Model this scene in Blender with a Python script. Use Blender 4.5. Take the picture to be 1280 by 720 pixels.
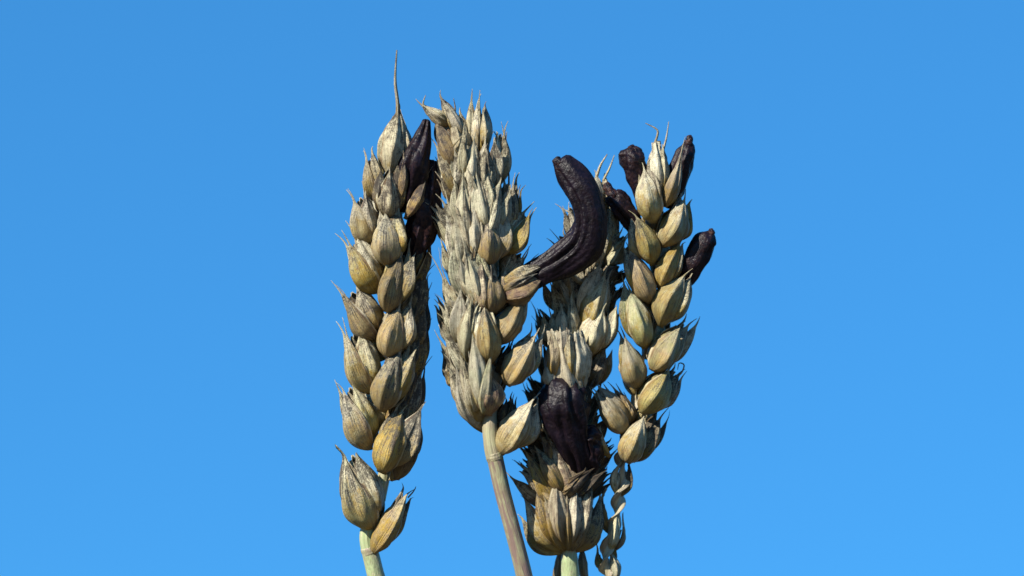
import bpy, math
import numpy as np
from mathutils import Vector, Matrix

# ------------------------------------------------------------------ camera, sky, sun, exposure
for o in list(bpy.data.objects):
    bpy.data.objects.remove(o)
SC = bpy.context.scene
COL = SC.collection
PX = 0.00016                     # metres per photo pixel at the ears (ears about 9 cm long)
DIST = 0.60                      # camera to the ears
PITCH = math.radians(20.0)       # camera looks up, over the horizon
CAM_POS = Vector((0.0, 0.0, 0.80))
RIGHT = Vector((1, 0, 0))
FWD = Vector((0, math.cos(PITCH), math.sin(PITCH)))
UP = Vector((0, -math.sin(PITCH), math.cos(PITCH)))
BACK = -FWD
CENTRE = CAM_POS + FWD * DIST    # the point in the middle of the picture, at the ears

cam = bpy.data.cameras.new('camera')
cam_o = bpy.data.objects.new('camera', cam)
COL.objects.link(cam_o)
cam_o.matrix_world = Matrix((
    (RIGHT.x, UP.x, BACK.x, CAM_POS.x),
    (RIGHT.y, UP.y, BACK.y, CAM_POS.y),
    (RIGHT.z, UP.z, BACK.z, CAM_POS.z),
    (0, 0, 0, 1)))
cam.sensor_width = 36.0
cam.lens = 36.0 * DIST / (1280 * PX)
cam.clip_start = 0.02
cam.clip_end = 5000
cam.dof.use_dof = True
cam.dof.focus_distance = DIST - 0.002
cam.dof.aperture_fstop = 8.0
SC.camera = cam_o

# direction to the sun: over the photographer's left shoulder, high
SUN = (RIGHT * -0.60 + UP * 0.63 + BACK * 0.49).normalized()
sun_el = math.asin(SUN.z)
sun_az = math.atan2(SUN.x, SUN.y)

W = bpy.data.worlds.new('World')
SC.world = W
W.use_nodes = True
wn, wl = W.node_tree.nodes, W.node_tree.links
wn.clear()
w_out = wn.new('ShaderNodeOutputWorld')
w_bg = wn.new('ShaderNodeBackground')
w_sky = wn.new('ShaderNodeTexSky')
w_sky.sky_type = 'NISHITA'
w_sky.sun_disc = False
w_sky.sun_elevation = sun_el
w_sky.sun_rotation = sun_az
w_sky.altitude = 300
w_sky.air_density = 1.0
w_sky.dust_density = 0.0
w_sky.ozone_density = 3.0
w_gm = wn.new('ShaderNodeGamma')              # the slide film's deep, even blue: one curve and one tint over the whole sky
w_gm.inputs['Gamma'].default_value = 0.5
w_ti = wn.new('ShaderNodeMixRGB'); w_ti.blend_type = 'MULTIPLY'
w_ti.inputs[0].default_value = 1.0
w_ti.inputs[2].default_value = (0.268, 1.125, 2.06, 1)
w_bg.inputs['Strength'].default_value = 0.103
wl.new(w_sky.outputs[0], w_gm.inputs[0])
wl.new(w_gm.outputs[0], w_ti.inputs[1])
wl.new(w_ti.outputs[0], w_bg.inputs['Color'])
wl.new(w_bg.outputs[0], w_out.inputs['Surface'])

sun = bpy.data.lights.new('sun', 'SUN')
sun.energy = 5.0
sun.angle = math.radians(0.5)
sun.color = (1.0, 0.94, 0.82)
sun_o = bpy.data.objects.new('sun', sun)
COL.objects.link(sun_o)
sun_o.rotation_euler = SUN.to_track_quat('Z', 'Y').to_euler()
sun_o.location = SUN * 20

SC.view_settings.view_transform = 'Standard'
SC.view_settings.look = 'None'
SC.view_settings.exposure = 0.9
SC.view_settings.gamma = 1.0
SC.view_settings.use_curve_mapping = False
SC.cycles.max_bounces = 8

# ------------------------------------------------------------------ node helpers, materials
class NT:
    def __init__(s, name):
        s.m = bpy.data.materials.new(name)
        s.m.use_nodes = True
        s.n, s.l = s.m.node_tree.nodes, s.m.node_tree.links
        s.n.clear()
        s.out = s.n.new('ShaderNodeOutputMaterial')
        s.b = s.n.new('ShaderNodeBsdfPrincipled')
        s.l.new(s.b.outputs[0], s.out.inputs[0])
    def put(s, sock, v):
        if hasattr(v, 'is_output') or isinstance(v, bpy.types.NodeSocket):
            s.l.new(v, sock)
        elif isinstance(v, (tuple, list)) and len(v) == 3 and sock.type == 'RGBA':
            sock.default_value = (*v, 1)
        else:
            sock.default_value = v
    def math(s, op, a, b=0.0, c=0.0, clamp=False):
        n = s.n.new('ShaderNodeMath'); n.operation = op; n.use_clamp = clamp
        for i, v in enumerate((a, b, c)):
            s.put(n.inputs[i], v)
        return n.outputs[0]
    def mix(s, f, a, b, mode='MIX'):
        n = s.n.new('ShaderNodeMixRGB'); n.blend_type = mode
        s.put(n.inputs[0], f); s.put(n.inputs[1], a); s.put(n.inputs[2], b)
        return n.outputs[0]
    def noise(s, vec, scale, detail=4.0, rough=0.55, dist=0.0):
        n = s.n.new('ShaderNodeTexNoise')
        s.put(n.inputs['Vector'], vec)
        n.inputs['Scale'].default_value = scale
        n.inputs['Detail'].default_value = detail
        n.inputs['Roughness'].default_value = rough
        n.inputs['Distortion'].default_value = dist
        return n.outputs['Fac']
    def ramp(s, f, lo, hi):
        n = s.n.new('ShaderNodeMapRange'); n.interpolation_type = 'SMOOTHSTEP'
        s.put(n.inputs[0], f)
        n.inputs[1].default_value = lo; n.inputs[2].default_value = hi
        n.inputs[3].default_value = 0; n.inputs[4].default_value = 1
        return n.outputs[0]
    def mapping(s, vec, loc, scale):
        n = s.n.new('ShaderNodeMapping')
        s.put(n.inputs[0], vec); s.put(n.inputs[1], loc); n.inputs[3].default_value = scale
        return n.outputs[0]
    def bump(s, h, strength, dist, normal=None):
        n = s.n.new('ShaderNodeBump')
        n.inputs['Strength'].default_value = strength
        n.inputs['Distance'].default_value = dist
        s.put(n.inputs['Height'], h)
        if normal is not None:
            s.put(n.inputs['Normal'], normal)
        return n.outputs[0]
    def coords(s):
        tc = s.n.new('ShaderNodeTexCoord')
        oi = s.n.new('ShaderNodeObjectInfo')
        cx = s.n.new('ShaderNodeCombineXYZ')
        r = s.math('MULTIPLY', oi.outputs['Random'], 57.0)
        s.put(cx.inputs[0], r); s.put(cx.inputs[1], s.math('MULTIPLY', r, 1.7)); s.put(cx.inputs[2], 3.0)
        add = s.n.new('ShaderNodeVectorMath'); add.operation = 'ADD'
        scl = s.n.new('ShaderNodeVectorMath'); scl.operation = 'SCALE'
        s.put(scl.inputs[0], tc.outputs['Object']); scl.inputs['Scale'].default_value = 1.0 / PX
        s.put(add.inputs[0], scl.outputs[0]); s.put(add.inputs[1], cx.outputs[0])
        return tc.outputs['UV'], add.outputs[0], cx.outputs[0], oi

def husk_material():
    # object colour carries what each husk looks like: r weathered pale, g sooty mould (in DK also painted shade), b green, alpha brown
    t = NT('dry wheat husk')
    uv, pos, rnd, oi = t.coords()
    sep = t.n.new('ShaderNodeSeparateColor'); t.put(sep.inputs[0], oi.outputs['Color'])
    pale, soot, green = sep.outputs[0], sep.outputs[1], sep.outputs[2]
    brown = oi.outputs['Alpha']
    suv = t.n.new('ShaderNodeSeparateXYZ'); t.put(suv.inputs[0], uv)
    u, v = suv.outputs[0], suv.outputs[1]
    streak = t.noise(t.mapping(uv, rnd, (34, 2.0, 1)), 1.0, 3.0, 0.6)
    fine = t.noise(t.mapping(uv, rnd, (80, 6.0, 1)), 1.0, 3.0, 0.6)
    blotch = t.noise(pos, 0.11, 4.0, 0.6)
    speck = t.noise(pos, 0.55, 3.0, 0.6)
    big = t.noise(pos, 0.05, 2.0, 0.5)
    # weathered towards the tip
    wv = t.math('ADD', t.math('MULTIPLY', v, 1.15), t.math('MULTIPLY', t.math('SUBTRACT', blotch, 0.5), 1.1))
    wv = t.math('ADD', wv, t.math('MULTIPLY', t.math('SUBTRACT', streak, 0.5), 1.0))
    wv = t.math('ADD', wv, t.math('MULTIPLY', t.math('SUBTRACT', pale, 0.5), 1.3))
    weather = t.ramp(wv, 0.40, 0.95)
    gold = t.mix(t.ramp(blotch, 0.35, 0.65), (0.345, 0.235, 0.072), (0.45, 0.36, 0.155))
    gold = t.mix(t.ramp(streak, 0.45, 0.75), gold, (0.16, 0.11, 0.055))
    straw = t.mix(t.ramp(fine, 0.35, 0.7), (0.74, 0.68, 0.49), (0.45, 0.40, 0.27))
    straw = t.mix(t.ramp(streak, 0.5, 0.8), straw, (0.19, 0.16, 0.115))
    c = t.mix(weather, gold, straw)
    c = t.mix(t.math('MULTIPLY', t.math('MULTIPLY', green, 0.85), t.ramp(big, 0.3, 0.6)), c, (0.27, 0.31, 0.16))
    c = t.mix(t.math('MULTIPLY', brown, t.ramp(t.math('ADD', blotch, t.math('MULTIPLY', streak, 0.5)), 0.5, 0.9)), c, (0.17, 0.085, 0.05))
    # purple-brown tints in patches
    c = t.mix(t.math('MULTIPLY', t.ramp(t.noise(pos, 0.085, 3.0, 0.6), 0.54, 0.72), 0.38), c, (0.20, 0.115, 0.10))
    # soot: streaky, speckled, heavier towards the tip and the margins
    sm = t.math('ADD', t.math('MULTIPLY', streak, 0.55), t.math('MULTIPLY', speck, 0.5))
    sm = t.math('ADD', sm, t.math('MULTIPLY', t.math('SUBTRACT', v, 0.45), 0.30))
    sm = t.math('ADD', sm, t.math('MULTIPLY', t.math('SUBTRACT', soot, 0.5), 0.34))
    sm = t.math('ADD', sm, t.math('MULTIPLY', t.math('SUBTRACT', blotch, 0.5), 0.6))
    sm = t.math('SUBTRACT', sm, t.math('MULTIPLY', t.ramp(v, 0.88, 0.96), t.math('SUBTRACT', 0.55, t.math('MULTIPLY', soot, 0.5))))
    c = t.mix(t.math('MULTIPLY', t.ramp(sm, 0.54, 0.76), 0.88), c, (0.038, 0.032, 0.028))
    dots = t.noise(pos, 0.9, 2.0, 0.5)
    c = t.mix(t.math('MULTIPLY', t.ramp(dots, 0.60, 0.70), 0.65), c, (0.07, 0.05, 0.035))
    c = t.mix(t.math('MULTIPLY', t.ramp(t.noise(pos, 0.16, 4.0, 0.65), 0.48, 0.68), 0.38), c, (0.17, 0.14, 0.105))
    # brown line, then pale dry margins
    edge = t.math('ABSOLUTE', t.math('SUBTRACT', u, 0.5))
    c = t.mix(t.math('MULTIPLY', t.math('MULTIPLY', t.ramp(edge, 0.33, 0.41), t.ramp(blotch, 0.3, 0.6)), 0.6), c, (0.18, 0.105, 0.055))
    c = t.mix(t.math('MULTIPLY', t.ramp(edge, 0.44, 0.485), 0.75), c, (0.62, 0.55, 0.38))
    hs = t.n.new('ShaderNodeHueSaturation')        # no two husks dry to quite the same tone
    t.put(hs.inputs['Color'], c)
    rr = t.math('FRACT', t.math('MULTIPLY', oi.outputs['Random'], 13.7))
    t.put(hs.inputs['Value'], t.math('ADD', 0.80, t.math('MULTIPLY', oi.outputs['Random'], 0.36)))
    t.put(hs.inputs['Saturation'], t.math('ADD', 0.86, t.math('MULTIPLY', rr, 0.28)))
    t.put(hs.inputs['Hue'], t.math('ADD', 0.497, t.math('MULTIPLY', rr, 0.006)))
    c = hs.outputs[0]
    t.put(t.b.inputs['Base Color'], c)
    t.put(t.b.inputs['Roughness'], t.math('ADD', 0.42, t.math('MULTIPLY', weather, 0.25)))
    t.b.inputs['Specular IOR Level'].default_value = 0.25
    h = t.math('ADD', t.math('MULTIPLY', streak, 0.8), t.math('MULTIPLY', fine, 0.35))
    h = t.math('ADD', h, t.math('MULTIPLY', speck, 0.35))
    t.put(t.b.inputs['Normal'], t.bump(h, 0.9, PX * 3.2))
    # thin dry tissue lets a little light through
    tr = t.n.new('ShaderNodeBsdfTranslucent'); t.put(tr.inputs[0], c)
    ms = t.n.new('ShaderNodeMixShader'); ms.inputs[0].default_value = 0.10
    t.l.new(t.b.outputs[0], ms.inputs[1]); t.l.new(tr.outputs[0], ms.inputs[2])
    t.l.new(ms.outputs[0], t.out.inputs[0])
    return t.m

def ergot_material():
    t = NT('purple black ergot')
    uv, pos, rnd, oi = t.coords()
    streak = t.noise(t.mapping(uv, rnd, (9, 3.0, 1)), 1.0, 5.0, 0.6, 0.4)
    blotch = t.noise(pos, 0.07, 4.0, 0.6)
    speck = t.noise(pos, 0.22, 3.0, 0.55)
    c = t.mix(t.ramp(blotch, 0.35, 0.7), (0.003, 0.002, 0.0045), (0.0075, 0.0045, 0.010))
    c = t.mix(t.math('MULTIPLY', t.ramp(streak, 0.52, 0.72), 0.6), c, (0.014, 0.009, 0.018))
    c = t.mix(t.math('MULTIPLY', t.ramp(speck, 0.62, 0.78), 0.4), c, (0.022, 0.016, 0.024))
    c = t.mix(t.math('MULTIPLY', oi.outputs['Alpha'], t.ramp(speck, 0.4, 0.6)), c, (0.12, 0.05, 0.03))
    t.put(t.b.inputs['Base Color'], c)
    t.put(t.b.inputs['Roughness'], t.math('ADD', 0.30, t.math('MULTIPLY', speck, 0.28)))
    t.b.inputs['Specular IOR Level'].default_value = 0.20
    h = t.math('ADD', streak, t.math('MULTIPLY', speck, 0.6))
    t.put(t.b.inputs['Normal'], t.bump(h, 0.55, PX * 4.0))
    return t.m

def stem_material():
    # object colour: r green, g purple-brown streaks, b pale
    t = NT('dry wheat straw')
    uv, pos, rnd, oi = t.coords()
    sep = t.n.new('ShaderNodeSeparateColor'); t.put(sep.inputs[0], oi.outputs['Color'])
    streak = t.noise(t.mapping(uv, rnd, (9, 0.55, 1)), 1.0, 4.0, 0.6)
    fine = t.noise(t.mapping(uv, rnd, (60, 1.5, 1)), 1.0, 3.0, 0.6)
    blotch = t.noise(pos, 0.05, 4.0, 0.6)
    c = t.mix(t.ramp(blotch, 0.3, 0.7), (0.22, 0.17, 0.105), (0.30, 0.245, 0.16))
    c = t.mix(sep.outputs[2], c, (0.50, 0.44, 0.29))
    c = t.mix(t.math('MULTIPLY', sep.outputs[0], t.ramp(t.math('ADD', streak, blotch), 0.72, 1.10)), c, (0.33, 0.42, 0.20))
    c = t.mix(t.math('MULTIPLY', sep.outputs[1], t.ramp(streak, 0.42, 0.58)), c, (0.20, 0.135, 0.115))
    c = t.mix(t.math('MULTIPLY', t.ramp(fine, 0.45, 0.70), 0.5), c, (0.15, 0.115, 0.075))
    t.put(t.b.inputs['Base Color'], c)
    t.b.inputs['Roughness'].default_value = 0.45
    t.put(t.b.inputs['Normal'], t.bump(t.math('ADD', streak, fine), 0.5, PX * 2.0))
    return t.m

def soil_material():
    t = NT('stubble soil')
    tc = t.n.new('ShaderNodeTexCoord')
    a = t.noise(tc.outputs['Object'], 0.8, 6.0, 0.6)
    b = t.noise(tc.outputs['Object'], 14.0, 6.0, 0.65)
    c = t.mix(t.ramp(a, 0.35, 0.65), (0.07, 0.05, 0.032), (0.11, 0.085, 0.05))
    c = t.mix(t.ramp(b, 0.55, 0.75), c, (0.17, 0.13, 0.07))
    t.put(t.b.inputs['Base Color'], c)
    t.b.inputs['Roughness'].default_value = 0.95
    t.put(t.b.inputs['Normal'], t.bump(b, 0.8, 0.03))
    return t.m

HUSK, ERGOT, STRAW, SOIL = husk_material(), ergot_material(), stem_material(), soil_material()

# ------------------------------------------------------------------ geometry helpers
# Shapes are written in "ear space": photo pixels as units of 0.16 mm, x right, y up, z towards the camera.
def K(px, py, z=0.0):
    k = (DIST - z * PX) / DIST
    return np.array([(px - 640) * k, (360 - py) * k, z], float)
RMAT = np.array([list(RIGHT), list(UP), list(BACK)]).T
def to_world(p):
    return np.asarray(p) @ RMAT.T * PX + np.array(CENTRE)
def unit(v):
    v = np.asarray(v, float)
    return v / max(1e-9, np.linalg.norm(v))
def catmull(pts, n):
    P = np.array(pts, float)
    P = np.vstack([2 * P[0] - P[1], P, 2 * P[-1] - P[-2]])
    m = len(P) - 3
    out = []
    for q in np.linspace(0, m - 1e-9, n):
        i = int(q); t = q - i
        a, b, c, d = P[i:i + 4]
        out.append(0.5 * (2 * b + (c - a) * t + (2 * a - 5 * b + 4 * c - d) * t * t + (3 * b - a - 3 * c + d) * t ** 3))
    return np.array(out)

RNG = np.random.default_rng(7)

def grid_faces(nr, nc, off=0, wrap=False, flip=False):
    r = np.arange(nr - 1)[:, None]
    c = np.arange(nc if wrap else nc - 1)[None, :]
    c2 = (c + 1) % nc
    f = np.stack([r * nc + c, r * nc + c2, (r + 1) * nc + c2, (r + 1) * nc + c], -1).reshape(-1, 4) + off
    return f[:, ::-1] if flip else f

def make_object(name, verts, faces, uvs, mat, parent, origin, color=(0.5, 0.5, 0, 0)):
    """verts in ear space; the object's origin is put at `origin` (ear space)."""
    Vw = to_world(verts)
    ow = to_world(origin)
    faces = np.asarray(faces)
    me = bpy.data.meshes.new(name)
    me.vertices.add(len(Vw))
    me.vertices.foreach_set('co', (Vw - ow).astype(np.float32).ravel())
    nf = len(faces)
    me.loops.add(nf * 4)
    me.loops.foreach_set('vertex_index', faces.ravel().astype(np.int32))
    me.polygons.add(nf)
    me.polygons.foreach_set('loop_start', np.arange(0, nf * 4, 4, dtype=np.int32))
    me.polygons.foreach_set('use_smooth', np.ones(nf, dtype=bool))
    ul = me.uv_layers.new(name='UVMap')
    ul.data.foreach_set('uv', uvs[faces.ravel()].astype(np.float32).ravel())
    me.update(calc_edges=True)
    me.validate()
    me.materials.append(mat)
    o = bpy.data.objects.new(name, me)
    COL.objects.link(o)
    o.color = color
    if parent is not None:
        o.parent = parent
        o.location = Vector(ow) - Vector(parent['_w'])
    else:
        o.location = Vector(ow)
    o['_w'] = [float(x) for x in ow]
    return o

def husk(name, parent, b, t, w, yaw=0.0, col=(0.5, 0.4, 0, 0.15), beak=8.0, bend=(0, 0), bulge=0.62, keel=0.13,
         wrap=94.0, bow=0.08, hook=0.0, peak=0.40, taper=1.05, vee=0.5, rough=1.3, rag=0.0, blunt=0.0, pitch=0.0, keel_at=0.0, closed=False,
         nu=21, nv=26, curl=0.0):
    """A boat-shaped husk (glume or lemma) as a thin shell from base b to tip t with its keel towards `yaw`
    (degrees: 0 to the viewer, -90 to the left) and a small beak that bends by `bend` (pixels right, up)."""
    b, t = np.asarray(b, float), np.asarray(t, float)
    A = t - b; L = np.linalg.norm(A); a = A / L
    peak = peak + RNG.normal(0, 0.02); w = w * RNG.uniform(.93, 1.05); curl = curl + RNG.normal(0, .018) * rough
    bend = (bend[0] + RNG.normal(0, .22) * beak, bend[1] + RNG.normal(0, .1) * beak)
    y = math.radians(yaw)
    f = np.array([math.sin(y), pitch, math.cos(y)])
    f = unit(f - a * np.dot(a, f))
    s = np.cross(f, a); s = -s if np.dot(s, [1, 0, 0]) < 0 and abs(yaw) < 80 else s
    nb = 6 if beak > 0 else 0
    v = np.linspace(0, 1, nv)
    be = taper; al = peak / (1 - peak) * be
    shp = np.power(np.clip(v, 1e-5, 1), al) * np.power(np.clip(1 - v, 0, 1), be)
    pk = al / (al + be)
    shp /= pk ** al * (1 - pk) ** be
    hw = w / 2 * np.maximum(shp * (1 - blunt * 0), 0.28 * (1 - v) ** 4)
    if blunt > 0:
        hw = np.maximum(hw, w / 2 * blunt * np.where(v > pk, 1, 0))
    tipw = max(1.25, 0.042 * w)
    hw = np.sqrt(hw ** 2 + tipw ** 2)
    dp = bulge * w * np.power(np.clip(v, 1e-5, 1), al * 1.05) * np.power(np.clip(1 - v, 0, 1), be * 1.15) / (pk ** al * (1 - pk) ** be)
    dp = np.sqrt(dp ** 2 + (tipw * 0.8) ** 2)
    cen = b + A * v[:, None] + f * (bow * L * np.sin(np.pi * v) + hook * L * v ** 3)[:, None] + s * (curl * L * np.sin(np.pi * v) )[:, None]
    vv = v * 0.97
    if nb:
        q = np.linspace(0, 1, nb + 1)[1:]
        bd = np.array([bend[0], bend[1], 0.0])
        d0 = unit(cen[-1] - cen[-3])
        cb = cen[-1] + d0 * (beak * q)[:, None] + bd * (q ** 2)[:, None]
        cen = np.vstack([cen, cb])
        hw = np.append(hw, tipw * (1 - 0.75 * q))
        dp = np.append(dp, tipw * 0.8 * (1 - 0.75 * q))
        vv = np.append(vv, 0.97 + 0.03 * q)
    nr = len(cen)
    PH = math.radians(180.0 if closed else wrap)
    phi = np.linspace(-PH, PH, nu)
    body = np.clip(hw / (w / 2), 0, 1)
    r1, r2, r3, r4 = RNG.uniform(0, 6.28, 4)
    k1, k2 = RNG.uniform(2.0, 4.2, 2)
    ph, V = phi[None, :], vv[:, None]
    n = (np.sin(2.1 * ph + k1 * V * 2.2 + r1) + 0.7 * np.sin(-3.4 * ph + k2 * V * 3.1 + r2) + 0.5 * np.sin(5.2 * ph + 9 * V + r3))
    veins = np.cos(ph * 7.0 + r4 + 0.8 * np.sin(V * 4 + r1))
    shr = 0.55 + 1.3 * V ** 1.5                    # shrivelled towards the tip
    n2 = np.sin(9.3 * ph + r4 + 2.2 * np.sin(3.1 * V + r2)) + 0.7 * np.sin(14.1 * ph + r1 - 3.0 * V)
    rad = 1 + rough * ((0.040 * n + 0.030 * n2) * shr + 0.014 * veins) * np.sqrt(body)[:, None]
    kb = keel * (np.exp(-np.abs(ph - keel_at) / 0.22) - 0.45 * np.exp(-((np.abs(ph - keel_at) - 0.5) / 0.22) ** 2)) * (0.35 + 0.9 * V) * body[:, None]
    X = hw[:, None] * np.sin(ph) * rad
    fold = 1 - np.abs(ph - keel_at) / (PH + np.abs(keel_at)) * 1.9
    vz = vee * np.clip(0.25 + V * 1.3, 0, 1)
    Y = dp[:, None] * ((1 - vz) * np.cos(ph) + vz * fold) * rad + kb * w
    # margins flare and waver a little
    if not closed:
        em = np.clip((np.abs(ph) / PH - 0.78) / 0.22, 0, 1) ** 2 * body[:, None]
        wob = np.sin(V * 17 + r2 + np.sign(ph) * 2) * 0.5 + np.sin(V * 31 + r3) * 0.3
        X = X + em * np.sign(ph) * w * 0.035 * (0.6 + wob * rough)
        Y = Y + em * w * 0.05 * wob * rough
    along = np.zeros_like(X)
    if rag > 0:
        rg = (np.sin(ph * 6.3 + r1) * 0.5 + np.sin(ph * 13.7 + r2) * 0.5 + np.sin(ph * 23 + r4) * 0.25)
        along = rag * L * rg * np.clip((V - 0.45) / 0.55, 0, 1) ** 2
    outer = cen[:, None, :] + s * X[..., None] + f * Y[..., None] + a * along[..., None]
    U = np.broadcast_to((ph / PH + 1) / 2, X.shape)
    VV = np.broadcast_to(V, X.shape)
    uv = np.stack([U, VV], -1).reshape(-1, 2)
    if closed:
        fo = grid_faces(nr, nu)
        return make_object(name, outer.reshape(-1, 3), fo, uv, HUSK, parent, b, col)
    th = np.minimum(1.1, hw * 0.45)[:, None]
    sx = np.clip((hw[:, None] - th) / hw[:, None], 0.3, 1)
    sy = np.clip((dp[:, None] - th) / np.maximum(dp[:, None], 1e-6), 0.3, 1)
    inner = cen[:, None, :] + s * (X * sx)[..., None] + f * (Y * sy)[..., None] + a * along[..., None]
    N = nr * nu
    F = [grid_faces(nr, nu), grid_faces(nr, nu, N, flip=True)]
    i = np.arange(nr - 1)
    for c, fl in ((0, False), (nu - 1, True)):
        q = np.stack([i * nu + c, (i + 1) * nu + c, (i + 1) * nu + c + N, i * nu + c + N], -1)
        F.append(q[:, ::-1] if fl else q)
    j = np.arange(nu - 1)
    for r, fl in ((0, True), (nr - 1, False)):
        q = np.stack([r * nu + j, r * nu + j + 1, r * nu + j + 1 + N, r * nu + j + N], -1)
        F.append(q[:, ::-1] if fl else q)
    verts = np.vstack([outer.reshape(-1, 3), inner.reshape(-1, 3)])
    return make_object(name, verts, np.vstack(F), np.vstack([uv, uv]), HUSK, parent, b, col)

def tube(name, parent, pts, radii, mat, col=(0.5, 0.5, 0, 0), n=24, ns=12, flat=1.0, twist=0.0, groove=0.0, ngroove=3,
         lump=0.0, wrink=0.0, creases=(), caps=True, vscale=1.0, up=(0, 0, 1), endknob=0.0):
    """A tapering tube along a smooth path; radii are given at the path points."""
    C = catmull(pts, n)
    R = np.interp(np.linspace(0, 1, n), np.linspace(0, 1, len(radii)), radii)
    T = np.gradient(C, axis=0)
    T /= np.linalg.norm(T, axis=1)[:, None]
    N = np.zeros_like(T); ref = np.asarray(up, float)
    for i in range(n):
        ref = unit(ref - T[i] * np.dot(ref, T[i])); N[i] = ref
    B = np.cross(T, N)
    th = np.linspace(0, 2 * np.pi, ns + 1)
    u = np.linspace(0, 1, n)[:, None]
    tt = th[None, :] + twist * u
    r1, r2, r3, r4 = RNG.uniform(0, 6.28, 4)
    mod = np.ones((n, ns + 1))
    if groove:
        g = np.cos(ngroove * th[None, :] + r1 + 0.9 * np.sin(3.1 * u + r2))
        mod -= 1.5 * groove * np.clip(g, 0, 1) ** 3 - 0.25 * groove * g
        mod += groove * 0.35 * np.cos((2 * ngroove + 1) * th[None, :] + r3 + 1.3 * np.sin(5 * u + r1))
    if lump:
        for kk, am in ((1, 0.6), (2, 0.5), (3, 0.4)):
            q1, q2 = RNG.uniform(0, 6.28, 2)
            mod += lump * am * np.sin(kk * th[None, :] + q1 + 2 * np.sin(4 * u + q2)) * np.sin((5 + 4 * kk) * u + q2)
    for (tc, dep, wid) in creases:
        q1, q2 = RNG.uniform(0, 6.28, 2)
        cc = tc + 0.16 * np.sin(5 * u + q1) + 0.07 * np.sin(13 * u + q2)
        dd = np.abs((th[None, :] - cc + np.pi) % (2 * np.pi) - np.pi)
        am = dep * (0.65 + 0.35 * np.sin(7 * u + q2))
        mod += am * (-np.exp(-(dd / wid) ** 2) + 0.45 * np.exp(-((dd - 2.1 * wid) / (0.9 * wid)) ** 2))
    if wrink:
        for kk in range(5):
            q1, q2 = RNG.uniform(0, 6.28, 2)
            mod += wrink * 0.45 * np.sin((kk + 2) * th[None, :] + q1 + (14 + 9 * kk) * u)
    if groove:
        mod += groove * (0.16 * np.cos(9 * th[None, :] + r2 + 1.6 * np.sin(4 * u + r3)) + 0.12 * np.cos(15 * th[None, :] + r4 + 2.2 * np.sin(3 * u + r1)))
    nth = th[None, :]
    P = C[:, None, :] + (N[:, None, :] * (np.cos(tt) * 1.0)[..., None] * flat + B[:, None, :] * np.sin(tt)[..., None]) * (R[:, None] * mod)[..., None]
    if twist:
        ct, st = np.cos(twist * u), np.sin(twist * u)
        N2 = N * ct + B * st; B2 = B * ct - N * st
        P = C[:, None, :] + (N2[:, None, :] * (np.cos(nth) * flat * R[:, None] * mod)[..., None] + B2[:, None, :] * (np.sin(nth) * R[:, None] * mod)[..., None])
    if caps:
        c0, c1 = P[0].mean(0), P[-1].mean(0)
        P = np.concatenate([np.repeat(c0[None, None], ns + 1, 1), (P[:1] - c0) * 0.75 + c0 - T[0] * R[0] * 0.12, P,
                            (P[-1:] - c1) * 0.72 + c1 + T[-1] * R[-1] * 0.28, np.repeat((c1 + T[-1] * R[-1] * 0.34)[None, None], ns + 1, 1)], 0)
    nr = P.shape[0]
    uu = np.broadcast_to(np.linspace(0, 1, ns + 1)[None, :], (nr, ns + 1))
    vv = np.broadcast_to(np.linspace(0, vscale, nr)[:, None], (nr, ns + 1))
    uv = np.stack([uu, vv], -1).reshape(-1, 2)
    return make_object(name, P.reshape(-1, 3), grid_faces(nr, ns + 1, flip=True), uv, mat, parent, C[0], col)

def jit(col, a=0.13):
    c = np.array(col, float) + RNG.normal(0, a, 4)
    return tuple(float(x) for x in np.clip(c, 0, 1))

def empty(name, w, label, cat):
    o = bpy.data.objects.new(name, None)
    COL.objects.link(o)
    o.empty_display_size = 0.01
    o.location = w
    o['_w'] = [float(x) for x in w]
    o['label'], o['category'], o['group'] = label, cat, 'ears of wheat infected with ergot'
    return o

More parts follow.
